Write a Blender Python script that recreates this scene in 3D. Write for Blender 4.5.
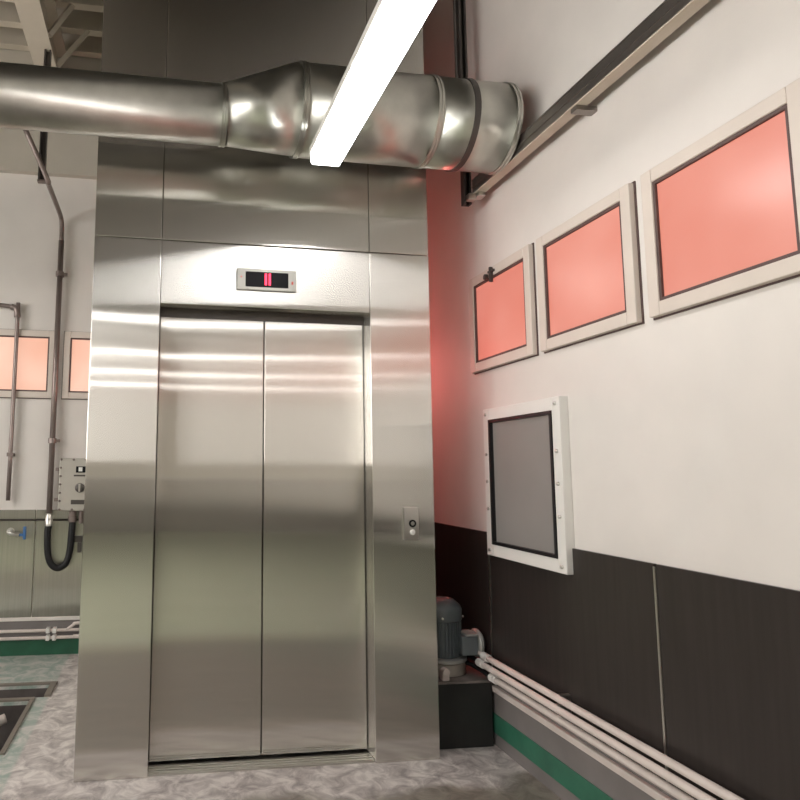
import bpy, bmesh, math, random
from mathutils import Vector, Matrix
random.seed(4)
sc = bpy.context.scene
for o in list(bpy.data.objects):
    bpy.data.objects.remove(o)
C = sc.collection
V = Vector
PI = math.pi

# ------------------------------------------------------------------ camera
cam_d = bpy.data.cameras.new('camera')
cam = bpy.data.objects.new('camera', cam_d)
C.objects.link(cam)
yaw, pitch, roll, F = -0.152, 0.117, 0.0077, 645.62
fw = V((-math.sin(yaw)*math.cos(pitch), math.cos(yaw)*math.cos(pitch), math.sin(pitch)))
r0 = V((math.cos(yaw), math.sin(yaw), 0))
u0 = r0.cross(fw)
rt = math.cos(roll)*r0 + math.sin(roll)*u0
up = -math.sin(roll)*r0 + math.cos(roll)*u0
M = Matrix((rt, up, -fw)).transposed().to_4x4()
M.translation = V((0.3622, -3.2939, 1.45))
cam.matrix_world = M
cam_d.sensor_fit = 'HORIZONTAL'
cam_d.sensor_width = 36
cam_d.lens = F*36/800
cam_d.shift_x = (400-260)/800
cam_d.shift_y = (395-400)/800
cam_d.clip_start = 0.02
sc.camera = cam

# ------------------------------------------------------------------ world, exposure
w = bpy.data.worlds.new('world')
sc.world = w
w.use_nodes = True
w.node_tree.nodes['Background'].inputs[0].default_value = (0.8, 0.85, 0.9, 1)
w.node_tree.nodes['Background'].inputs[1].default_value = 0.05
sc.view_settings.view_transform = 'Standard'
sc.view_settings.look = 'None'
sc.view_settings.gamma = 1
sc.view_settings.exposure = 0.5
LAMP = 13.0        # strength of the tube diffusers
WIN = 1.0          # strength of the lit window panes

# ------------------------------------------------------------------ materials
def mat(name, col, rough=0.5, metal=0.0, var=0.0, scale=8.0, bump=0.0, stretch=(1, 1, 1), aniso=0.0, emis=None, es=0.0, spec=0.5, coat=0.0):
    m = bpy.data.materials.new(name)
    m.use_nodes = True
    nt = m.node_tree
    b = nt.nodes['Principled BSDF']
    b.inputs['Base Color'].default_value = (*col, 1)
    b.inputs['Roughness'].default_value = rough
    b.inputs['Metallic'].default_value = metal
    b.inputs['Specular IOR Level'].default_value = spec
    b.inputs['Coat Weight'].default_value = coat
    tc = nt.nodes.new('ShaderNodeTexCoord')
    mp = nt.nodes.new('ShaderNodeMapping')
    mp.inputs['Scale'].default_value = stretch
    nt.links.new(tc.outputs['Object'], mp.inputs[0])
    nz = nt.nodes.new('ShaderNodeTexNoise')
    nz.inputs['Scale'].default_value = scale
    nz.inputs['Detail'].default_value = 6
    nt.links.new(mp.outputs[0], nz.inputs['Vector'])
    if var > 0:
        rp = nt.nodes.new('ShaderNodeMapRange')
        rp.inputs['To Min'].default_value = 1-var
        rp.inputs['To Max'].default_value = 1+var
        rp.inputs['From Min'].default_value = 0.3
        rp.inputs['From Max'].default_value = 0.7
        nt.links.new(nz.outputs['Fac'], rp.inputs['Value'])
        mx = nt.nodes.new('ShaderNodeMix')
        mx.data_type = 'RGBA'
        mx.blend_type = 'MULTIPLY'
        mx.inputs['Factor'].default_value = 1
        mx.inputs['A'].default_value = (*col, 1)
        nt.links.new(rp.outputs[0], mx.inputs['B'])
        nt.links.new(mx.outputs['Result'], b.inputs['Base Color'])
    if bump > 0:
        bp = nt.nodes.new('ShaderNodeBump')
        bp.inputs['Strength'].default_value = bump
        bp.inputs['Distance'].default_value = 0.01
        nt.links.new(nz.outputs['Fac'], bp.inputs['Height'])
        nt.links.new(bp.outputs[0], b.inputs['Normal'])
    if aniso > 0:
        b.inputs['Anisotropic'].default_value = aniso
        tg = nt.nodes.new('ShaderNodeTangent')
        tg.direction_type = 'RADIAL'
        tg.axis = 'Z'
        nt.links.new(tg.outputs[0], b.inputs['Tangent'])
    if emis:
        b.inputs['Emission Color'].default_value = (*emis, 1)
        b.inputs['Emission Strength'].default_value = es
    return m

def floor_material():
    m = bpy.data.materials.new('green_epoxy_and_dust')
    m.use_nodes = True
    nt = m.node_tree
    N, L = nt.nodes, nt.links
    b = N['Principled BSDF']
    tc = N.new('ShaderNodeTexCoord')
    sp = N.new('ShaderNodeSeparateXYZ')
    L.new(tc.outputs['Object'], sp.inputs[0])
    # swirling scuffs of pale dust
    n1 = N.new('ShaderNodeTexNoise'); n1.inputs['Scale'].default_value = 9; n1.inputs['Detail'].default_value = 8
    n1.inputs['Roughness'].default_value = 0.65; n1.inputs['Distortion'].default_value = 0.9
    L.new(tc.outputs['Object'], n1.inputs['Vector'])
    cr = N.new('ShaderNodeValToRGB')
    e = cr.color_ramp.elements
    e[0].position = 0.36; e[0].color = (0.33, 0.29, 0.285, 1)
    e[1].position = 0.62; e[1].color = (0.78, 0.73, 0.70, 1)
    x = cr.color_ramp.elements.new(0.48); x.color = (0.52, 0.47, 0.455, 1)
    L.new(n1.outputs['Fac'], cr.inputs[0])
    n2 = N.new('ShaderNodeTexNoise'); n2.inputs['Scale'].default_value = 2.2; n2.inputs['Detail'].default_value = 5
    L.new(tc.outputs['Object'], n2.inputs['Vector'])
    cg = N.new('ShaderNodeValToRGB')
    g = cg.color_ramp.elements
    g[0].position = 0.35; g[0].color = (0.62, 0.68, 0.50, 1)
    g[1].position = 0.68; g[1].color = (0.76, 0.79, 0.63, 1)
    L.new(n2.outputs['Fac'], cg.inputs[0])
    cg2 = N.new('ShaderNodeValToRGB')          # dusty green edge strip on the left
    g = cg2.color_ramp.elements
    g[0].position = 0.40; g[0].color = (0.30, 0.38, 0.34, 1)
    g[1].position = 0.60; g[1].color = (0.60, 0.58, 0.55, 1)
    L.new(n1.outputs['Fac'], cg2.inputs[0])
    # masks with wobbling borders
    def step(val, thr, width, add=0.0):
        q = N.new('ShaderNodeMath'); q.operation = 'MULTIPLY_ADD'
        L.new(n2.outputs['Fac'], q.inputs[0]); q.inputs[1].default_value = add; L.new(val, q.inputs[2])
        mr = N.new('ShaderNodeMapRange'); mr.interpolation_type = 'SMOOTHSTEP'
        mr.inputs['From Min'].default_value = thr-width; mr.inputs['From Max'].default_value = thr+width
        L.new(q.outputs[0], mr.inputs['Value'])
        return mr.outputs[0]
    my = step(sp.outputs['Y'], -2.0, 0.25, 0.5)
    mx_ = step(sp.outputs['X'], -0.29, 0.012, 0.03)
    a = N.new('ShaderNodeMix'); a.data_type = 'RGBA'
    L.new(mx_, a.inputs['Factor']); L.new(cg2.outputs[0], a.inputs['A']); L.new(cr.outputs[0], a.inputs['B'])
    my2 = step(sp.outputs['Y'], -0.03, 0.07, 0.5)
    br = N.new('ShaderNodeValToRGB')           # grey-brown floor band, added to darken the reflection in the lift doors
    br.color_ramp.elements[0].position = 0.35; br.color_ramp.elements[0].color = (0.19, 0.165, 0.14, 1)
    br.color_ramp.elements[1].position = 0.68; br.color_ramp.elements[1].color = (0.36, 0.32, 0.275, 1)
    L.new(n1.outputs['Fac'], br.inputs[0])
    c0 = N.new('ShaderNodeMix'); c0.data_type = 'RGBA'
    L.new(my2, c0.inputs['Factor']); L.new(br.outputs[0], c0.inputs['A']); L.new(a.outputs['Result'], c0.inputs['B'])
    c = N.new('ShaderNodeMix'); c.data_type = 'RGBA'
    L.new(my, c.inputs['Factor']); L.new(cg.outputs[0], c.inputs['A']); L.new(c0.outputs['Result'], c.inputs['B'])
    L.new(c.outputs['Result'], b.inputs['Base Color'])
    b.inputs['Roughness'].default_value = 0.38
    bp = N.new('ShaderNodeBump'); bp.inputs['Strength'].default_value = 0.25; bp.inputs['Distance'].default_value = 0.01
    L.new(n1.outputs['Fac'], bp.inputs['Height']); L.new(bp.outputs[0], b.inputs['Normal'])
    return m

def hairline(name, col, fine=0.15, an=-0.9, broad=0.40, share=0.17, var=0.02):
    """brushed steel with upright hairlines: reflections smear sideways, stay sharp vertically"""
    m = bpy.data.materials.new(name); m.use_nodes = True
    nt = m.node_tree; N, L = nt.nodes, nt.links
    N.remove(N['Principled BSDF'])
    tc = N.new('ShaderNodeTexCoord'); mp = N.new('ShaderNodeMapping'); mp.inputs['Scale'].default_value = (6, 6, 0.06)
    L.new(tc.outputs['Object'], mp.inputs[0])
    nz = N.new('ShaderNodeTexNoise'); nz.inputs['Scale'].default_value = 30; nz.inputs['Detail'].default_value = 5
    L.new(mp.outputs[0], nz.inputs['Vector'])
    cr = N.new('ShaderNodeValToRGB')
    cr.color_ramp.elements[0].position = 0.3; cr.color_ramp.elements[0].color = (*[c*(1-var) for c in col], 1)
    cr.color_ramp.elements[1].position = 0.7; cr.color_ramp.elements[1].color = (*[c*(1+var) for c in col], 1)
    L.new(nz.outputs['Fac'], cr.inputs[0])
    tg = N.new('ShaderNodeTangent'); tg.direction_type = 'RADIAL'; tg.axis = 'Z'
    # very long gentle waves of the sheet
    n2 = N.new('ShaderNodeTexNoise'); n2.inputs['Scale'].default_value = 1.6; n2.inputs['Detail'].default_value = 1
    L.new(tc.outputs['Object'], n2.inputs['Vector'])
    bp = N.new('ShaderNodeBump'); bp.inputs['Strength'].default_value = 0.06; bp.inputs['Distance'].default_value = 0.012
    L.new(n2.outputs['Fac'], bp.inputs['Height'])
    g = []
    for r, a in ((fine, an), (broad, -0.55)):
        q = N.new('ShaderNodeBsdfAnisotropic'); q.distribution = 'MULTI_GGX'
        q.inputs['Roughness'].default_value = r; q.inputs['Anisotropy'].default_value = a
        L.new(cr.outputs[0], q.inputs['Color']); L.new(tg.outputs[0], q.inputs['Tangent']); L.new(bp.outputs[0], q.inputs['Normal'])
        g.append(q)
    mx = N.new('ShaderNodeMixShader'); mx.inputs[0].default_value = share
    L.new(g[0].outputs[0], mx.inputs[1]); L.new(g[1].outputs[0], mx.inputs[2])
    L.new(mx.outputs[0], N['Material Output'].inputs['Surface'])
    return m
ST = hairline('hairline_steel', (0.70, 0.68, 0.645))
ST_DOOR = hairline('hairline_door_steel', (0.70, 0.675, 0.635), 0.155)
ST_TRIM = mat('satin_steel', (0.62, 0.60, 0.57), 0.28, 1.0, 0.05, 20)
WAINS = hairline('stainless_sheet', (0.66, 0.65, 0.58), 0.24, -0.8, 0.45, 0.4, 0.08)
WAINS_D = mat('sheet_dark_reflection', (0.045, 0.037, 0.034), 0.30, 0.3, 0.12, 14, 0.02, (3, 3, 0.2))  # dark colour stands in for what the steel sheets reflect
GALV = mat('galvanised_duct', (0.53, 0.53, 0.49), 0.33, 1.0, 0.10, 9, 0.06)
WALL = mat('wall_paint', (0.74, 0.695, 0.66), 0.6, 0, 0.04, 3, 0.02)
WALL_UP = mat('upper_wall_shade', (0.50, 0.46, 0.40), 0.7, 0, 0.05, 3)  # wall colour darkened for the weaker light on the upper band
WALL_LOW = mat('grey_skirting_paint', (0.20, 0.18, 0.175), 0.6, 0, 0.1, 5)
GREEN = mat('green_base_paint', (0.02, 0.10, 0.055), 0.4, 0, 0.15, 9)
GREEN_L = mat('light_green_base_paint', (0.035, 0.15, 0.095), 0.4, 0, 0.15, 9)
FAR = mat('far_wall_paint', (0.80, 0.74, 0.66), 0.6, 0, 0.03, 3)
FAR_LOW = mat('far_wainscot', (0.30, 0.275, 0.25), 0.4, 0.2, 0.08, 3)
CEIL = mat('ceiling_deck', (0.055, 0.047, 0.040), 0.8, 0, 0.08, 3)
BEAM = mat('beam_paint', (0.62, 0.55, 0.46), 0.6, 0, 0.04, 5)
PURLIN = mat('purlin_paint', (0.22, 0.19, 0.16), 0.6, 0, 0.06, 5)
DARKMETAL = mat('dark_strut', (0.10, 0.09, 0.085), 0.4, 0.7, 0.1, 9)
COND = mat('grey_brown_conduit', (0.25, 0.20, 0.185), 0.35, 0.5, 0.08, 12)
CREAM = mat('cream_pipe', (0.68, 0.60, 0.56), 0.4, 0.0, 0.06, 12)
WHITE = mat('white_enamel', (0.80, 0.78, 0.75), 0.35, 0, 0.02, 6)
FRAME = mat('window_frame_paint', (0.68, 0.60, 0.54), 0.45, 0, 0.03, 6)
RUBBER = mat('black_rubber', (0.010, 0.010, 0.011), 0.45, 0, 0.1, 40, spec=0.3)
GASKET = mat('dark_gasket', (0.10, 0.06, 0.055), 0.6, 0, 0.1, 20)
BOXP = mat('junction_box_paint', (0.50, 0.47, 0.42), 0.45, 0.2, 0.04, 10)
BLACK = mat('black_paint', (0.018, 0.018, 0.017), 0.5, 0.0, 0.25, 7)
MOTOR = mat('motor_blue_grey', (0.15, 0.175, 0.185), 0.38, 0.2, 0.08, 12)
MOTOR_L = mat('motor_light_grey', (0.46, 0.46, 0.44), 0.4, 0.3, 0.06, 12)
SCREEN = mat('black_screen', (0.008, 0.008, 0.010), 0.45, 0, 0.02, 9, spec=0.12)
LED = mat('red_led', (0.5, 0.0, 0.02), 0.4, emis=(1.0, 0.035, 0.10), es=2.2)
REDMARK = mat('red_mark', (0.65, 0.10, 0.09), 0.5, 0, 0.02, 9)
BTN = mat('button_white', (0.85, 0.84, 0.80), 0.25, 0, 0.02, 9)
BLUE = mat('blue_handle', (0.05, 0.16, 0.40), 0.35, 0, 0.03, 9)
DIFF_ROW = mat('row_lamp_diffuser', (0.9, 0.9, 0.9), 0.4, emis=(1.0, 0.985, 0.96), es=LAMP*0.33)
DIFF = mat('lamp_diffuser', (0.9, 0.9, 0.9), 0.4, emis=(1.0, 0.985, 0.96), es=LAMP)
TRAY = mat('tray_steel', (0.33, 0.30, 0.28), 0.32, 0.9, 0.1, 12)
CONC = mat('pit_concrete', (0.10, 0.085, 0.08), 0.8, 0, 0.3, 8, 0.2)
GLASS = mat('grey_viewport_glass', (0.30, 0.28, 0.27), 0.12, 0, 0.06, 2, coat=0.5)
FLOOR = floor_material()

def pane_mat(name, a, b_, es):
    m = mat(name, a, 0.25)
    nt = m.node_tree; N, L = nt.nodes, nt.links
    b = N['Principled BSDF']
    tc = N.new('ShaderNodeTexCoord'); nz = N.new('ShaderNodeTexNoise'); nz.inputs['Scale'].default_value = 2.0
    L.new(tc.outputs['Object'], nz.inputs['Vector'])
    cr = N.new('ShaderNodeValToRGB')
    cr.color_ramp.elements[0].position = 0.3; cr.color_ramp.elements[0].color = (*a, 1)
    cr.color_ramp.elements[1].position = 0.7; cr.color_ramp.elements[1].color = (*b_, 1)
    L.new(nz.outputs['Fac'], cr.inputs[0])
    L.new(cr.outputs[0], b.inputs['Emission Color'])
    b.inputs['Emission Strength'].default_value = es
    b.inputs['Base Color'].default_value = (0.25, 0.16, 0.13, 1)
    return m
PANE = pane_mat('pink_lit_pane', (0.86, 0.40, 0.27), (1.0, 0.62, 0.47), 0.62*WIN)
PANE_R = pane_mat('red_lit_pane', (0.85, 0.17, 0.12), (1.0, 0.32, 0.25), 0.45*WIN)
PANE_FILL = pane_mat('fill_light_pane', (1.0, 0.96, 0.90), (1.0, 0.98, 0.94), 7.5)  # glow of the added fill windows
PANE_D = pane_mat('deep_red_lit_pane', (1.0, 0.20, 0.18), (1.0, 0.25, 0.22), 22.0*WIN)

# ------------------------------------------------------------------ mesh builder
class MB:
    def __init__(s):
        s.bm = bmesh.new()
    def box(s, x0, x1, y0, y1, z0, z1, bev=0.0):
        t = bmesh.new()
        bmesh.ops.create_cube(t, size=1)
        for v in t.verts:
            v.co = V(((x0+x1)/2+v.co.x*(x1-x0), (y0+y1)/2+v.co.y*(y1-y0), (z0+z1)/2+v.co.z*(z1-z0)))
        if bev > 0:
            bmesh.ops.bevel(t, geom=list(t.edges), offset=bev, segments=2, affect='EDGES', profile=0.5)
        s._add(t)
        return s
    def _add(s, t):
        me = bpy.data.meshes.new('tmp'); t.to_mesh(me); t.free()
        s.bm.from_mesh(me); bpy.data.meshes.remove(me)
    def tube(s, pts, r, n=16, caps=True, smooth=0):
        """swept tube; smooth>0 rounds the corners (Catmull-Rom)"""
        pts = [V(p) for p in pts]
        if smooth:
            q = []
            P = [pts[0]*2-pts[1]]+pts+[pts[-1]*2-pts[-2]]
            for i in range(1, len(P)-2):
                for k in range(smooth):
                    t = k/smooth
                    a, b, c, d = P[i-1], P[i], P[i+1], P[i+2]
                    q.append(0.5*((2*b)+(c-a)*t+(2*a-5*b+4*c-d)*t*t+(3*b-a-3*c+d)*t**3))
            q.append(pts[-1]); pts = q
        rs = r if isinstance(r, (list, tuple)) else [r]*len(pts)
        rings = []
        ref = None
        for i, p in enumerate(pts):
            d = (pts[min(i+1, len(pts)-1)]-pts[max(i-1, 0)]).normalized()
            if ref is None:
                ref = d.orthogonal().normalized()
            ref = (ref-d*ref.dot(d)).normalized()
            o = d.cross(ref)
            rings.append([s.bm.verts.new(p+(ref*math.cos(2*PI*k/n)+o*math.sin(2*PI*k/n))*rs[i]) for k in range(n)])
        for a, b in zip(rings, rings[1:]):
            for k in range(n):
                f = s.bm.faces.new((a[k], a[(k+1) % n], b[(k+1) % n], b[k])); f.smooth = True
        if caps:
            s.bm.faces.new(rings[0][::-1]); s.bm.faces.new(rings[-1])
        return s
    def lathe(s, c, prof, axis='Z', n=32):
        """prof: list of (radius, distance along the axis)"""
        c = V(c)
        ax = {'X': (V((1, 0, 0)), V((0, 1, 0)), V((0, 0, 1))), 'Y': (V((0, 1, 0)), V((0, 0, 1)), V((1, 0, 0))), 'Z': (V((0, 0, 1)), V((1, 0, 0)), V((0, 1, 0)))}[axis]
        rings = []
        for r, h in prof:
            rings.append([s.bm.verts.new(c+ax[0]*h+(ax[1]*math.cos(2*PI*k/n)+ax[2]*math.sin(2*PI*k/n))*max(r, 1e-4)) for k in range(n)])
        for a, b in zip(rings, rings[1:]):
            for k in range(n):
                s.bm.faces.new((a[k], a[(k+1) % n], b[(k+1) % n], b[k]))
        s.bm.faces.new(rings[0][::-1]); s.bm.faces.new(rings[-1])
        return s
    def bar(s, a, b, wx, wz):
        """straight bar of square section between two points"""
        a, b = V(a), V(b); d = (b-a).normalized()
        side = d.cross(V((0, 0, 1)))
        if side.length < 1e-3: side = V((1, 0, 0))
        side.normalize(); u = side.cross(d)
        vs = []
        for p in (a, b):
            for i, j in ((-1, -1), (1, -1), (1, 1), (-1, 1)):
                vs.append(s.bm.verts.new(p+side*i*wx/2+u*j*wz/2))
        for q in ((3, 2, 1, 0), (4, 5, 6, 7), (0, 1, 5, 4), (1, 2, 6, 5), (2, 3, 7, 6), (3, 0, 4, 7)):
            s.bm.faces.new([vs[i] for i in q])
        return s
    def build(s, name, m, parent=None, smooth=False):
        off = parent.matrix_basis.translation if parent else V((0, 0, 0))
        p = parent
        while p is not None and p.parent is not None:
            p = p.parent; off = off+p.matrix_basis.translation
        bmesh.ops.recalc_face_normals(s.bm, faces=s.bm.faces)
        if parent:
            for v in s.bm.verts: v.co -= off
        me = bpy.data.meshes.new(name)
        s.bm.to_mesh(me); s.bm.free()
        if smooth:
            for f in me.polygons: f.use_smooth = True
            me.set_sharp_from_angle(angle=math.radians(35))
        me.materials.append(m)
        o = bpy.data.objects.new(name, me)
        C.objects.link(o)
        if parent: o.parent = parent
        return o

def tag(o, label=None, cat=None, group=None, kind=None):
    if label: o['label'] = label
    if cat: o['category'] = cat
    if group: o['group'] = group
    if kind: o['kind'] = kind
    return o
def thing(name, loc, label, cat, group=None):
    o = bpy.data.objects.new(name, None)
    o.empty_display_size = 0.1
    C.objects.link(o); o.location = loc
    return tag(o, label, cat, group)
def struct(name, mb, m, parent=None, smooth=False, label=None):
    o = mb.build(name, m, parent, smooth)
    if parent is None: o['kind'] = 'structure'
    if label: o['label'] = label
    return o
def copy_tree(o, parent=None):
    c = o.copy(); C.objects.link(c)
    if parent: c.parent = parent
    for ch in list(o.children): copy_tree(ch, c)
    return c

# ------------------------------------------------------------------ the room
XR, YB, XL, YF, ZC = 2.19, 2.20, -4.5, -12.0, 5.25
PX0, PX1 = -1.5, -0.335      # floor pits on the left of the shaft
fl = MB()
ys = [(YF, 0.35), (0.35, 1.13), (1.13, 1.20), (1.20, 1.44), (1.44, YB)]
for i, (a, b) in enumerate(ys):
    if i == 1:
        fl.box(XL, PX0, a, b, -0.02, 0); fl.box(-0.41, XR, a, b, -0.02, 0)
    elif i == 3:
        fl.box(XL, PX0, a, b, -0.02, 0); fl.box(PX1, XR, a, b, -0.02, 0)
    else:
        fl.box(XL, XR, a, b, -0.02, 0)
struct('floor', fl, FLOOR)
pit = MB()
pit.box(PX0-.05, PX1+.05, 0.3, 1.49, -0.45, -0.40)
pit.box(PX0-.05, PX0, 0.3, 1.49, -0.40, -0.02); pit.box(-0.41, -0.36, 0.3, 1.2, -0.40, -0.02)
pit.box(PX1, PX1+.05, 1.2, 1.49, -0.40, -0.02); pit.box(PX0, PX1, 1.44, 1.49, -0.40, -0.02); pit.box(PX0, -.41, 0.3, 0.35, -0.40, -0.02)
struct('trim_1', pit, CONC)
kerb = MB()
kerb.box(PX0, PX1+.045, 1.44, 1.475, 0, 0.012).box(PX1, PX1+.04, 1.20, 1.44, 0, 0.012).box(PX0, -0.385, 1.135, 1.175, 0, 0.012).box(-0.41, -0.385, 0.35, 1.135, 0, 0.01)
struct('trim_2', kerb, PURLIN)

struct('wall_back', MB().box(XL-.1, XR+.1, YB, YB+.1, -0.1, ZC), WALL)
struct('wall_right', MB().box(XR, XR+.1, YF-.1, YB, -0.1, ZC), WALL)
struct('wall_left', MB().box(XL-.1, XL, YF-.1, YB, -0.1, ZC), FAR)
struct('wall_front', MB().box(XL, XR, YF-.1, YF, -0.1, ZC), FAR)
struct('trim_3', MB().box(XL, XR, YF, YF+.03, 0, 1.25), FAR_LOW)
struct('trim_4', MB().box(XL, XL+.03, YF+.03, YB, 0, 1.2), FAR_LOW)
struct('ceiling', MB().box(XL-.1, XR+.1, YF-.1, YB+.1, ZC, ZC+.1), CEIL)
# upper band of the back wall stands proud
struct('trim_5', MB().box(XL, XR, YB-0.06, YB, 3.945, ZC), WALL_UP)
# wainscot of the back wall: stainless sheets with seams
wb = MB()
for a, b in ((-4.4, -3.22), (-3.21, -2.02), (-2.01, -1.52), (-1.51, -0.615), (-0.607, 0.55), (0.558, 2.18)):
    wb.box(a, b, YB-0.018, YB, 0.29, 1.125, 0.002)
struct('wainscot_back', wb, WAINS)
struct('trim_6', MB().box(XL, XR, YB-0.028, YB, 0.262, 0.29, 0.003), WALL)
struct('trim_7', MB().box(XL, XR, YB-0.012, YB, 0.115, 0.262), WALL_LOW)
struct('baseboard_back', MB().box(XL, XR, YB-0.02, YB, 0, 0.115, 0.003), GREEN)
# wainscot of the right wall: sheets with their dark reflection put into the colour
wr = MB()
for a, b in ((0.130, 2.16), (-1.10, 0.122), (-2.35, -1.108), (-3.6, -2.358), (-4.9, -3.608), (-6.2, -4.908)):
    wr.box(XR-0.014, XR, a, b, 0.33, 1.12, 0.002)
struct('wainscot_right', wr, WAINS_D)
cr_ = MB()
for y in (0.126, -1.104, -2.354, -3.604):
    cr_.box(XR-0.018, XR-0.0142, y-0.005, y+0.005, 0.33, 1.11)
struct('trim_8', cr_, ST_TRIM)
struct('trim_9', MB().box(XR-0.012, XR, YF, 2.18, 0, 0.33), WALL_LOW)
struct('baseboard_right', MB().box(XR-0.018, XR-.0121, YF+.04, 2.17, 0.065, 0.165, 0.002), GREEN_L)

# lit windows, a row high on both walls
wn = [0]
def window(axis, a, b, z0, z1, pane, fr=0.052):
    """frame on the wall plane, pane inside; axis 'B' = back wall (a..b in x), 'R' = right wall (a..b in y)"""
    wn[0] += 1
    f = MB(); g = MB(); p = MB(); gl = MB()
    def bx(mb, u0, u1, d0, d1, z0_, z1_, bev=0):
        if axis == 'B': mb.box(u0, u1, YB-d1, YB-d0, z0_, z1_, bev)
        else: mb.box(XR-d1, XR-d0, u0, u1, z0_, z1_, bev)
    bx(f, a, a+fr, 0, .03, z0, z1, .004); bx(f, b-fr, b, 0, .03, z0, z1, .004)
    bx(f, a+fr, b-fr, 0, .0295, z1-fr, z1, .004); bx(f, a+fr, b-fr, 0, .0295, z0, z0+fr, .004)
    o = struct('window_%d' % wn[0], f, FRAME)
    i = fr; k = .012
    bx(g, a+i, a+i+k, 0, .024, z0+i, z1-i); bx(g, b-i-k, b-i, 0, .024, z0+i, z1-i)
    bx(g, a+i+k, b-i-k, 0, .024, z1-i-k, z1-i); bx(g, a+i+k, b-i-k, 0, .024, z0+i, z0+i+k)
    struct('gasket', g, GASKET, o)
    bx(p, a+i+k, b-i-k, 0, .014, z0+i+k, z1-i-k)
    struct('pane', p, pane, o)
    # thin dark joint around the frame
    q = .006
    bx(gl, a-q, b+q, 0, .006, z1, z1+q); bx(gl, a-q, b+q, 0, .006, z0-q, z0); bx(gl, a-q, a, 0, .006, z0, z1); bx(gl, b, b+q, 0, .006, z0, z1)
    struct('joint', gl, GASKET, o)
    return o
window('B', -1.16, -0.516, 2.03, 2.592, PANE)
window('B', -0.452, 0.19, 2.03, 2.592, PANE)
window('B', 1.52, 2.16, 2.03, 2.592, PANE_D)
window('B', -1.87, -1.224, 2.03, 2.592, PANE)
yw = 0.236
for k in range(5):
    o = window('R', yw-0.64, yw, 2.03, 2.592, PANE_R)
    if k == 0:                                         # latch on the first sash
        h = MB(); h.box(XR-.05, XR-.03, -0.055, -0.04, 2.50, 2.585, .003); h.box(XR-.045, XR-.03, -0.075, -0.02, 2.556, 2.568)
        struct('latch', h, DARKMETAL, o)
        h = MB(); h.lathe((XR-.05, 0.01, 2.545), [(.008, 0), (.016, .002), (.016, .018), (.008, .02)], 'X', 16)
        struct('latch_ring', h, DARKMETAL, o, True)
    yw -= 0.704
# unseen windows added as fill light along the left side of the hall
for k in range(2, 5):
    wn[0] += 1
    a, b = -10.6+2.3*k, -9.0+2.3*k
    f = MB(); t = .07
    f.box(XL, XL+.05, a, a+t, 1.5, 3.5, .004).box(XL, XL+.05, b-t, b, 1.5, 3.5, .004).box(XL, XL+.0495, a+t, b-t, 1.5, 1.5+t, .004).box(XL, XL+.0495, a+t, b-t, 3.5-t, 3.5, .004).box(XL, XL+.045, (a+b)/2-.025, (a+b)/2+.025, 1.5+t, 3.5-t)
    o = struct('window_%d' % wn[0], f, FRAME)
    struct('pane', MB().box(XL, XL+.02, a+t, b-t, 1.5+t, 3.5-t), PANE_FILL, o)
# white framed viewport low on the right wall
def viewport(y0, y1):
    wn[0] += 1
    z0, z1, t = 1.005, 1.80, .062
    f = MB()
    f.box(XR-.045, XR, y0, y0+t, z0, z1, .004).box(XR-.045, XR, y1-t, y1, z0, z1, .004)
    f.box(XR-.0445, XR, y0+t, y1-t, z0, z0+t, .004).box(XR-.0445, XR, y0+t, y1-t, z1-t, z1, .004)
    o = struct('window_%d' % wn[0], f, WHITE)
    k = MB(); s = .016
    a, b, c, d = y0+t, y1-t, z0+t, z1-t
    k.box(XR-.05, XR, a, a+s, c, d).box(XR-.05, XR, b-s, b, c, d).box(XR-.0495, XR, a+s, b-s, c, c+s).box(XR-.0495, XR, a+s, b-s, d-s, d)
    struct('gasket', k, RUBBER, o)
    struct('pane', MB().box(XR-.03, XR, a+s, b-s, c+s, d-s), GLASS, o)
    for yy in (y1-t/2, y0+t/2):
        for zz in (z0+t/2, (z0+z1)/2, z1-t/2, z0+.25, z1-.25):
            struct('bolt', MB().lathe((XR-.055, yy, zz), [(.004, 0), (.009, .003), (.009, .011)], 'X', 12), ST_TRIM, o, True)
viewport(-0.62, 0.085)

# ------------------------------------------------------------------ roof steel
bm_ = MB()
bm_.box(-0.695, -0.525, YF, YB-.06, 4.60, 4.622); bm_.box(-0.615, -0.605, YF, YB-.06, 4.622, 5.0); bm_.box(-0.695, -0.525, YF, YB-.06, 5.0, 5.02)
b1 = bm_.build('roof_beam', BEAM)
tag(b1, 'long beige steel roof beam above the left end of the duct', 'beam')
for i, y in enumerate((2.09, 1.80, 1.50, 0.9, -0.1)):
    p = MB(); p.box(XL, XR, y-.035, y+.035, 5.02, 5.035); p.box(XL, XR, y-.004, y+.004, 5.035, ZC); p.box(XL, XR, y-.035, y+.035, ZC-.012, ZC)
    o = p.build('roof_purlin', BEAM if y > 1.4 else PURLIN)
    tag(o, ['beige roof purlin nearest the back wall', 'second roof purlin from the back wall, crossing above the duct', 'third roof purlin from the back wall',
            'fourth roof purlin from the back wall, over the shaft top', 'roof purlin above the duct, farthest from the back wall'][i], 'purlin', 'roof purlins')
for i, (a, b) in enumerate((((-0.53, 1.70, 4.63), (-0.31, 1.79, 5.03)), ((-0.53, 1.32, 4.63), (-0.40, 1.50, 5.03)))):
    o = MB().bar(a, b, .035, .035).build('roof_brace', BEAM)
    tag(o, ['slanted angle brace between roof beam and second purlin, just above the duct', 'slanted angle brace higher in view, between roof beam and third purlin'][i], 'brace', 'roof braces')

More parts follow.
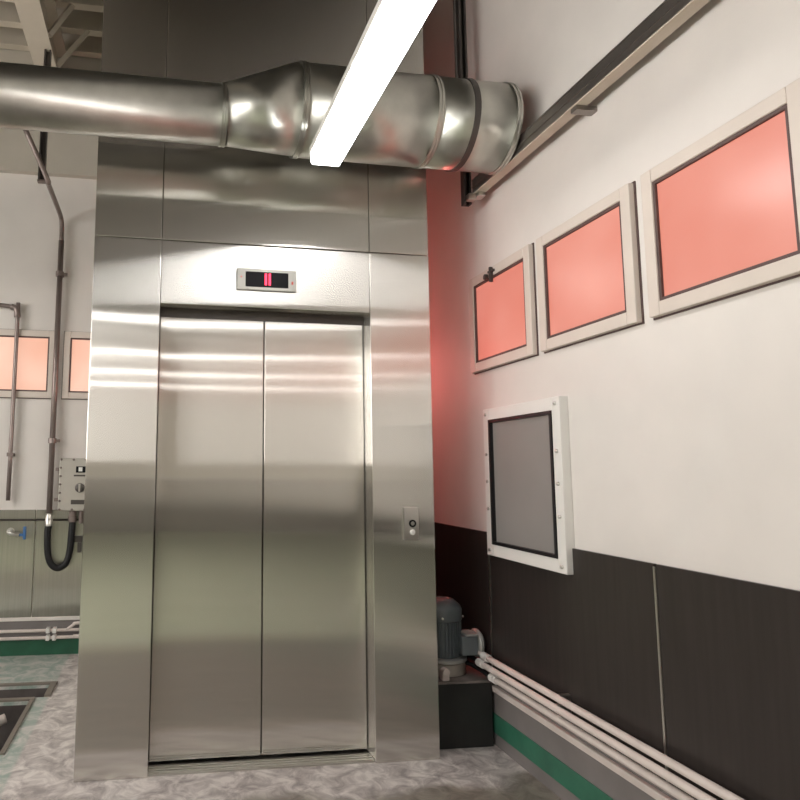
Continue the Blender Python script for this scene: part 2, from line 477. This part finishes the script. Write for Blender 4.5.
# ------------------------------------------------------------------ the lift
EX0, X1, X2, EX3 = 0.0, 0.3433, 1.4654, 1.8078
ZH, ZS, ZT, REC, SD = 2.306, 2.645, 4.55, 0.118, 1.95
lift = thing('freight_elevator', (0.904, 0, 0), 'brushed stainless steel freight elevator with closed two-leaf door', 'elevator')
B = .003
for a, b in ((EX0, X1-.002), (X2+.002, EX3)):
    MB().box(a, b, 0, REC+.05, 0, ZS-.002, B).build('pilaster', ST, lift)
MB().box(X1, X2, 0.002, REC-.01, ZH, ZS-.002, B).build('header_panel', ST, lift)
for a, b in ((EX0, X1-.002), (X1+.001, X2-.001), (X2+.002, EX3)):
    MB().box(a, b, 0.001, .05, ZS+.002, ZT, B).build('upper_panel', ST, lift)
MB().box(EX0, EX0+.03, REC+.052, SD, 0, ZT).build('side_cladding', ST, lift)
MB().box(EX3-.03, EX3, REC+.052, SD, 0, ZT).build('side_cladding', ST, lift)
MB().box(EX0+.03, EX3-.03, SD-.03, SD, 0, ZT).build('back_cladding', ST, lift)
MB().box(EX0, EX3, .05, SD, ZT, ZT+.03).build('top_cladding', ST, lift)
MB().box(X1-.002, X2+.002, REC+.06, REC+.075, 0, ZH+.1).build('dark_backing', BLACK, lift)  # black sheet standing in for the unlit shaft behind the door gap
MB().box(X1, X2, REC-.006, REC+.03, 2.262, ZH+.02).build('recess_shade_strip', DARKMETAL, lift)  # dark strip standing in for the shade under the header
gx = 0.9055
for a, b in ((X1+.002, gx-.0035), (gx+.0035, X2-.004)):
    MB().box(a, b, REC, REC+.045, .022, 2.285, B).build('sliding_door', ST_DOOR, lift)
s_ = MB(); s_.box(X1, X2, .012, REC+.06, 0.0, .008)
for k in range(4):
    s_.box(X1, X2, .02+.026*k, .036+.026*k, .008, .012)
s_.build('door_sill', ST_TRIM, lift)
# floor indicator
ind = MB(); ix0, ix1, iz0, iz1 = 0.738, 1.057, 2.397, 2.513
ind.box(ix0, ix1, -0.012, 0.004, iz0, iz1, .002)
ind = ind.build('floor_indicator', mat('indicator_plate', (0.42, 0.41, 0.38), .45, .6, .03, 20), lift); ind['label'] = 'satin steel indicator plate with black screen'
MB().box(0.783, 1.013, -0.0145, -0.0118, 2.414, 2.496, .001).build('screen', SCREEN, ind)
for cx in (0.8915, 0.912):                       # two red strokes of dot-matrix light
    d = MB()
    for row in range(9):
        for col in range(2):
            d.box(cx-.0058+col*.0062, cx-.0006+col*.0062, -0.0162, -0.0146, 2.425+row*.0072, 2.4308+row*.0072)
    d.build('lit_stroke', LED, ind)
MB().lathe((0.761, -0.0138, 2.466), [(.004, 0), (.0045, .0018)], 'Y', 12).build('red_lamp', REDMARK, ind)
MB().box(1.030, 1.040, -0.0138, -0.012, 2.435, 2.452, .001).build('red_emblem', REDMARK, ind)
# call panel
cp = MB().box(1.632, 1.712, -0.02, 0.004, 1.097, 1.267, .003).build('call_panel', ST_TRIM, lift)
MB().lathe((1.676, -0.0275, 1.183), [(.011, .0076), (.019, .0074), (.0195, .002), (.018, 0), (.012, 0), (.0115, .003)], 'Y', 28).build('button_ring', RUBBER, cp, True)
MB().lathe((1.676, -0.026, 1.183), [(.009, 0), (.0108, .002), (.0108, .007)], 'Y', 24).build('call_button', ST_TRIM, cp, True)
MB().lathe((1.676, -0.026, 1.138), [(.010, 0), (.0145, .002), (.0145, .007)], 'Y', 24).build('call_button', BTN, cp, True)['label'] = 'white lit call button'

# ------------------------------------------------------------------ exhaust duct
DY, Z1_, Z2_, RA, RB_ = -0.33, 3.170, 3.230, 0.141, 0.219
duct = thing('exhaust_duct', (0.6, DY, Z1_), 'round galvanised exhaust duct crossing in front of the lift top, widening to the right', 'duct')
MB().tube([(XL+.02, DY, Z1_), (0.622, DY, Z1_)], RA, 48).build('narrow_pipe', GALV, duct)
MB().tube([(0.622, DY, Z1_), (0.995, DY, Z2_)], [RA, RB_], 48).build('reducer', GALV, duct)
MB().tube([(0.995, DY, Z2_), (1.655, DY, Z2_)], RB_, 48).build('wide_pipe', GALV, duct)
MB().tube([(1.655, DY, Z2_), (2.06, DY, Z2_)], RB_, 48).build('wide_pipe', GALV, duct)
for x, z, r in ((0.622, Z1_, RA), (0.995, Z2_, RB_), (1.655, Z2_, RB_), (-1.2, Z1_, RA), (2.06, Z2_, RB_)):
    MB().lathe((x-.02, DY, z), [(r-.01, .006), (r+.005, .006), (r+.005, .016), (r+.0015, .018), (r+.0015, .022), (r+.005, .024), (r+.005, .034), (r-.01, .034)], 'X', 48).build('joint_ring', GALV, duct, True)
MB().lathe((2.05, DY, Z2_), [(RB_-.02, .0), (RB_-.002, .001), (RB_-.004, .027), (.05, .030)], 'X', 48).build('end_cap', TRAY, duct, True)
for x, z, r in ((-1.9, Z1_, RA), (1.84, Z2_, RB_)):
    h = MB(); h.lathe((x-.015, DY, z), [(r-.01, 0), (r+.006, 0), (r+.006, .03), (r-.01, .03)], 'X', 48)
    h.tube([(x, DY, z+r), (x, DY, ZC)], .006, 10)
    h.build('hanger_band', DARKMETAL, duct, True)

# ------------------------------------------------------------------ tube lamps
def lamp(loc, label, group=None, L_=1.26, rail=True, glow=DIFF):
    """lamp running along its local y from 0 to -L_, underside at local z=0"""
    t = thing('linear_lamp', loc, label, 'lamp', group)
    x, y, z = loc
    d = MB()
    prof = [(-.068, .012), (-.060, 0), (.060, 0), (.068, .012), (.068, .05), (-.068, .05)]
    A = [d.bm.verts.new((x+p, y-.012, z+q)) for p, q in prof]; Bv = [d.bm.verts.new((x+p, y-L_+.012, z+q)) for p, q in prof]
    for i in range(6):
        d.bm.faces.new((A[i], A[(i+1) % 6], Bv[(i+1) % 6], Bv[i]))
    d.bm.faces.new(A); d.bm.faces.new(Bv[::-1])
    d.build('diffuser', glow, t)
    for q in (y, y-L_+.012):
        MB().box(x-.060, x+.060, q-.012, q, z+.012, z+.052, .003).build('end_cap', glow, t)
    MB().box(x-.072, x+.072, y-L_, y, z+.051, z+.085, .004).build('housing', WHITE, t)
    if rail:
        MB().box(x-.04, x+.175, y-L_, y-.20, z+.087, z+.12, .004).build('mounting_rail', BEAM, t)
    for q in (y-.92, y-L_+.06):
        MB().tube([(x, q, z+.08), (x, q, ZC)], .004, 8).build('suspension_rod', ST_TRIM, t)
    return t
lamp((1.066, -0.588, 2.82), 'glowing white tube lamp hanging in front of the lift below the duct', None, 1.30, False)
lamp((-1.95, 1.25, 2.95), 'added unseen tube lamp brightening the back wall from the left', None, 1.30, False)  # extra lamp out of view, added to lift the wall and floor
rows = [(-4.2, 'first'), (-6.5, 'second'), (-8.5, 'third'), (-10.3, 'fourth')]
first = None
for y, nm in rows:
    for k, x in enumerate((-2.9, -0.9, 1.1)):
        lab = 'white tube lamp of the %s row behind the viewer, %s' % (nm, ['by the left wall', 'in the middle', 'by the right wall'][k])
        if first is None:
            first = lamp((0, 0, 3.2), lab, 'tube lamps in rows across the hall', 1.3, False, DIFF_ROW)
            o = first
        else:
            o = copy_tree(first); o['label'] = lab
        o.rotation_euler = (0, 0, PI/2)                # lies across the hall
        o.location = (x-.65, y, 3.2)

# ------------------------------------------------------------------ cable tray on the right
tray = thing('cable_tray', (2.115, 0.015, 3.03), 'narrow steel cable tray running along the right wall past the duct end', 'cable tray')
t = MB(); y0, y1 = -3.4, 0.015
t.box(2.090, 2.095, y0, y1, 3.030, 3.115); t.box(2.087, 2.105, y0, y1, 3.107, 3.115); t.box(2.135, 2.140, y0, y1, 3.030, 3.115)
t.box(2.086, 2.092, y0, y1, 3.066, 3.072); t.box(2.086, 2.092, y0, y1, 3.030, 3.040)
t.build('side_rail', TRAY, tray)
MB().box(2.087, 2.142, y0, y1, 3.024, 3.030).build('tray_floor', BEAM, tray)
MB().box(2.095, 2.140, -0.045, 0.017, 3.0, 3.0235, .003).build('strut_foot', ST_TRIM, tray)
for y in (-0.9, -1.7, -2.5, -3.3):
    MB().box(2.092, XR, y-.02, y+.02, 3.003, 3.024).build('wall_bracket', TRAY, tray)
h = MB(); h.box(2.043, 2.055, 0.022, 0.062, 2.975, ZC); h.box(2.055, 2.088, 0.052, 0.062, 2.975, ZC); h.box(2.079, 2.088, 0.022, 0.052, 2.975, ZC)
o = h.build('hanger_strut', DARKMETAL); tag(o, 'dark upright steel strut by the right wall, passing behind the duct', 'strut')
MB().box(2.050, 2.094, -0.02, 0.021, 2.985, 3.022, .003).build('strut_clip', ST_TRIM, tray)

# ------------------------------------------------------------------ left wall conduits, hose and box
CX = -0.505; cy_ = YB-.055
con = thing('electrical_conduit', (CX, YB, 1.05), 'grey-brown conduit running up the back wall between the two lit windows', 'conduit')
MB().tube([(-0.681, 1.30, 3.93), (-0.512, 1.41, 3.575), (-0.512, 1.50, 3.56), (-0.513, 2.06, 3.56), (CX-.003, cy_, 3.50), (CX, cy_, 3.35)], .019, 14, True, 4).build('bent_pipe', COND, con)
MB().tube([(CX, cy_, 3.36), (CX, cy_, 1.02)], .023, 16).build('pipe', COND, con)
for z in (3.07, 1.68):
    m = MB(); m.lathe((CX, cy_, z-.02), [(.022, 0), (.034, 0), (.034, .04), (.022, .04)], 'Z', 20); m.box(CX+.02, CX+.06, cy_-.008, cy_+.008, z-.012, z+.012); m.box(CX-.012, CX+.012, cy_+.02, YB, z-.012, z+.012)
    m.build('clamp', COND, con)
m = MB(); m.lathe((CX, cy_, 1.0), [(.02, 0), (.029, .0), (.029, .05), (.026, .055), (.026, .1), (.02, .1)], 'Z', 18)
m.build('coupling', ST_TRIM, con, True)
post = thing('hanger_strut', (-0.555, 1.45, 4.6), 'dark steel strut hanging from the roof beam behind the narrow duct', 'strut')
MB().box(-0.580, -0.568, 1.44, 1.48, 3.57, 4.60).box(-0.568, -0.542, 1.47, 1.48, 3.57, 4.60).box(-0.542, -0.532, 1.44, 1.48, 3.57, 4.60).build('channel', DARKMETAL, post)
MB().box(-0.584, -0.53, 1.436, 1.48, 3.555, 3.57).build('clamp', COND, post)

small = thing('thin_conduit', (-0.82, YB, 1.9), 'thin brown conduit with elbow at the far left of the back wall', 'conduit')
MB().tube([(-1.25, YB-.05, 2.80), (-0.90, YB-.05, 2.78), (-0.835, YB-.05, 2.75), (-0.826, YB-.05, 2.68), (-0.826, YB-.05, 1.2)], .017, 12, True, 5).build('pipe', COND, small)
MB().tube([(-0.88, YB-.05, 2.777), (-0.837, YB-.05, 2.755), (-0.827, YB-.05, 2.69)], .026, 12, True, 5).build('elbow', COND, small)
MB().box(-0.85, -0.80, YB-.07, YB, 1.55, 1.58).build('clamp', COND, small)

hose = MB().tube([(CX, cy_, 0.998), (CX-.004, cy_-.01, 0.95), (-0.500, cy_-.02, 0.80), (-0.470, cy_-.03, 0.71), (-0.415, cy_-.03, 0.675), (-0.358, cy_-.03, 0.71), (-0.332, cy_-.02, 0.80), (-0.324, cy_-.01, 0.95), (-0.322, cy_, 1.028)], .026, 16, True, 8).build('flexible_hose', RUBBER)
tag(hose, 'black flexible hose hanging in a loop under the grey junction box', 'hose')

jb = thing('junction_box', (-0.22, YB, 1.13), 'grey bolted explosion-proof junction box half hidden behind the lift side', 'junction box')
MB().box(-0.425, -0.03, YB-.11, YB, 1.128, 1.535, .012).build('body', BOXP, jb)
MB().box(-0.43, -0.025, YB-.135, YB-.111, 1.123, 1.540, .008).build('lid', BOXP, jb)
for k in range(5):
    for zz in (1.135, 1.528):
        MB().lathe((-0.415+k*.095, YB-.145, zz), [(.006, 0), (.009, .003), (.009, .011)], 'Y', 10).build('bolt', COND, jb)
for k in range(1, 6):
    MB().lathe((-0.418, YB-.145, 1.135+k*.0655), [(.006, 0), (.009, .003), (.009, .011)], 'Y', 10).build('bolt', COND, jb)
for zz in (1.45, 1.21):
    MB().box(-0.462, -0.426, YB-.12, YB-.10, zz-.012, zz+.012, .003).build('hinge', COND, jb)
MB().box(-0.300, -0.215, YB-.139, YB-.134, 1.425, 1.475, .002).build('window', SCREEN, jb)
MB().box(-0.280, -0.25, YB-.141, YB-.1385, 1.435, 1.468).build('scale', BTN, jb)
MB().box(-0.315, -0.19, YB-.138, YB-.134, 1.395, 1.408).build('name_strip', DARKMETAL, jb)
kn = MB().lathe((-0.265, YB-.165, 1.305), [(.022, 0), (.032, .004), (.034, .02), (.038, .0305)], 'Y', 24).build('dial', DARKMETAL, jb, True)
MB().box(-0.272, -0.258, YB-.172, YB-.164, 1.275, 1.335, .002).build('pointer', ST_TRIM, kn)
MB().box(-0.33, -0.215, YB-.138, YB-.134, 1.175, 1.21).build('name_plate', DARKMETAL, jb)
m = MB(); m.lathe((-0.322, cy_, 1.03), [(.028, 0), (.034, .005), (.034, .045), (.029, .05), (.029, .0975)], 'Z', 18); m.build('cable_gland', COND, jb, True)
m = MB(); m.lathe((-0.255, cy_, 1.02), [(.012, 0), (.02, .005), (.02, .1075)], 'Z', 14); m.build('cable_gland', COND, jb, True)

wire = MB().tube([(-4.2, YB-.03, 1.055), (-0.02, YB-.03, 1.045)], .008, 10).build('wall_cable', DARKMETAL)
tag(wire, 'thin dark cable running level along the stainless wall sheet', 'cable')
m = MB(); m.box(-0.32, -0.24, YB-.05, YB-.018, 0.87, 0.92, .004); m.box(-0.275, -0.245, YB-.06, YB-.018, 0.79, 0.87, .004)
o = m.build('cable_bracket', DARKMETAL); tag(o, 'small dark bracket on the stainless sheet beside the hose loop', 'bracket')

tap = thing('wall_tap', (-0.76, YB, 0.93), 'chrome wall tap with blue lever at the left edge of the stainless sheet', 'tap')
m = MB(); m.tube([(-0.80, YB-.018, 0.955), (-0.80, YB-.07, 0.955), (-0.785, YB-.09, 0.95), (-0.72, YB-.09, 0.935)], .017, 14, True, 5); m.lathe((-0.80, YB-.03, 0.955), [(.03, 0), (.03, .0115)], 'Y', 18)
m.build('body', ST_TRIM, tap)
MB().box(-0.69, -0.668, YB-.10, YB-.08, 0.90, 1.0, .004).box(-0.72, -0.668, YB-.098, YB-.082, 0.925, 0.945, .003).build('lever', BLUE, tap)

for z, lab, bend in ((0.192, 'upper slim pale conduit low on the back wall, bending up at its end', True), (0.137, 'lower of the two slim pale conduits low on the back wall', False)):
    yy = YB-.045
    t = thing('slim_conduit', (-0.46, YB, z), lab, 'conduit', 'slim conduits low on the back wall')
    pts = [(-4.0, yy, z), (-0.37, yy, z), (-0.335, yy, z+.002), (-0.285, yy, z+.035), (-0.255, yy, z+.05), (-0.02, yy, z+.052)] if bend else [(-4.0, yy, z), (-0.40, yy, z), (-0.28, yy, z+.006), (-0.02, yy, z+.012)]
    MB().tube(pts, .0125, 12, True, 5).build('pipe', CREAM, t)
    for x in (-0.475, -0.425, -1.6):
        m = MB(); m.box(x-.014, x+.014, yy-.02, YB-.012, z-.02, z+.02, .003); m.build('clamp', WHITE, t)

fit = thing('pipe_fitting', (-0.52, 1.0, -0.40), 'pale pipe end standing in the dark floor pit at the left', 'pipe')
MB().tube([(-0.60, 0.99, -0.40), (-0.60, 0.99, -0.14), (-0.585, 1.0, -0.08), (-0.53, 1.03, -0.06)], .03, 14, True, 5).build('pipe', CREAM, fit)
MB().lathe((-0.60, 0.99, -0.40), [(.06, 0), (.06, .015), (.035, .02)], 'Z', 18).build('foot', ST_TRIM, fit)

# ------------------------------------------------------------------ platform, motor and pipes on the right
pl = thing('motor_plinth', (2.0, 0.42, 0), 'black box plinth on the floor between lift and right wall', 'plinth')
MB().box(1.822, 2.160, 0.108, 0.86, 0, 0.328, .004).build('box', BLACK, pl)
MB().box(1.820, 2.168, 0.102, 0.866, 0.3285, 0.340, .002).build('top_plate', mat('dusty_plate', (0.23, 0.20, 0.185), .6, .3, .35, 9), pl)
MX, MY = 1.962, 0.30
mo = thing('electric_motor', (MX, MY, 0.34), 'blue-grey upright electric motor standing on the black plinth', 'motor')
MB().lathe((MX, MY, 0.34), [(.115, 0), (.128, .004), (.128, .062), (.12, .068)], 'Z', 40).build('base_ring', mat('motor_base', (0.46, 0.42, 0.37), .4, .3, .08, 10), mo, True)
MB().lathe((MX, MY, 0.4085), [(.128, 0), (.138, .004), (.138, .018), (.128, .022), (.10, .022)], 'Z', 40).build('flange', MOTOR_L, mo, True)
m = MB(); m.lathe((MX, MY, 0.431), [(.10, 0), (.10, .195)], 'Z', 40)
for k in range(36):
    a = 2*PI*k/36
    d = V((math.cos(a), math.sin(a), 0)); s = V((-d.y, d.x, 0))
    vs = [m.bm.verts.new(V((MX, MY, z))+d*r+s*q) for z in (.436, .622) for r, q in ((.098, -.003), (.112, -.002), (.112, .002), (.098, .003))]
    for q in ((0, 1, 5, 4), (1, 2, 6, 5), (2, 3, 7, 6), (0, 3, 2, 1), (4, 5, 6, 7)):
        m.bm.faces.new([vs[i] for i in q])
m.build('finned_body', MOTOR, mo)
MB().lathe((MX, MY, 0.6265), [(.100, 0), (.116, .002), (.117, .060), (.108, .080), (.075, .108), (.055, .112), (.05, .108), (.0, .108)], 'Z', 40).build('fan_cowl', MOTOR, mo, True)
for a in (-0.55, -1.9, 0.6, 2.2):
    p = V((MX+.117*math.cos(a), MY+.117*math.sin(a), .648))
    d = V((math.cos(a), math.sin(a), 0))
    MB().tube([p-d*.003, p+d*.009], .006, 10).build('bolt', ST_TRIM, mo)
MB().box(MX+.06, 2.118, 0.165, 0.275, 0.452, 0.555, .008).build('terminal_box', MOTOR, mo)
MB().box(MX+.085, 2.117, 0.158, 0.27, 0.5552, 0.567, .003).build('terminal_lid', MOTOR_L, mo)
MB().lathe((2.1185, 0.22, 0.507), [(.045, 0), (.070, .001), (.075, .008), (.075, .022), (.060, .036), (.02, .042)], 'X', 32).build('round_cover', MOTOR_L, mo, True)
m = MB(); m.box(1.885, 1.925, 0.118, 0.158, 0.3402, 0.395, .006); m.lathe((1.905, 0.11, 0.385), [(.013, 0), (.02, .003), (.02, .04)], 'Y', 14)
m.build('drain_plug', CREAM, mo)

for i, (z, x, ys_, lab) in enumerate(((0.462, 2.125, 0.13, 'uppermost of the three cream pipes along the right wall by the motor'),
                                 (0.421, 2.112, 0.16, 'middle of the three cream pipes along the right wall by the motor'),
                                 (0.374, 2.125, 0.05, 'lowest of the three cream pipes along the right wall by the motor'))):
    t = thing('wall_pipe', (x, 0, z), lab, 'pipe', 'cream pipes along the right wall')
    MB().tube([(x, -5.5, z), (x, ys_-.09, z), (x, ys_, z)], .016, 14).build('pipe', CREAM, t)
    MB().tube([(x, ys_-.02, z), (x-.004, ys_+.10, z+.006), (2.085, ys_+.19, max(z+.0, .395)), (2.05, .39, .375)], .0125, 12, True, 6).build('bent_end', RUBBER if i else CREAM, t)
    MB().lathe((x, ys_-.06, z), [(.016, 0), (.021, .002), (.021, .026), (.018, .03), (.021, .034), (.021, .058), (.016, .06)], 'Y', 18).build('coupling', WHITE, t, True)
    for y in (-0.55, -1.7, -2.9):
        MB().box(x-.004, XR-.01, y-.012, y+.012, z-.019, z+.019, .003).build('clamp', ST_TRIM, t)
o = MB().box(2.155, XR-.012, -6.0, 0.10, 0.285, 0.315, .004).build('wall_trunking', CREAM)
tag(o, 'slim pale trunking low on the right wall under the cream pipes', 'trunking')
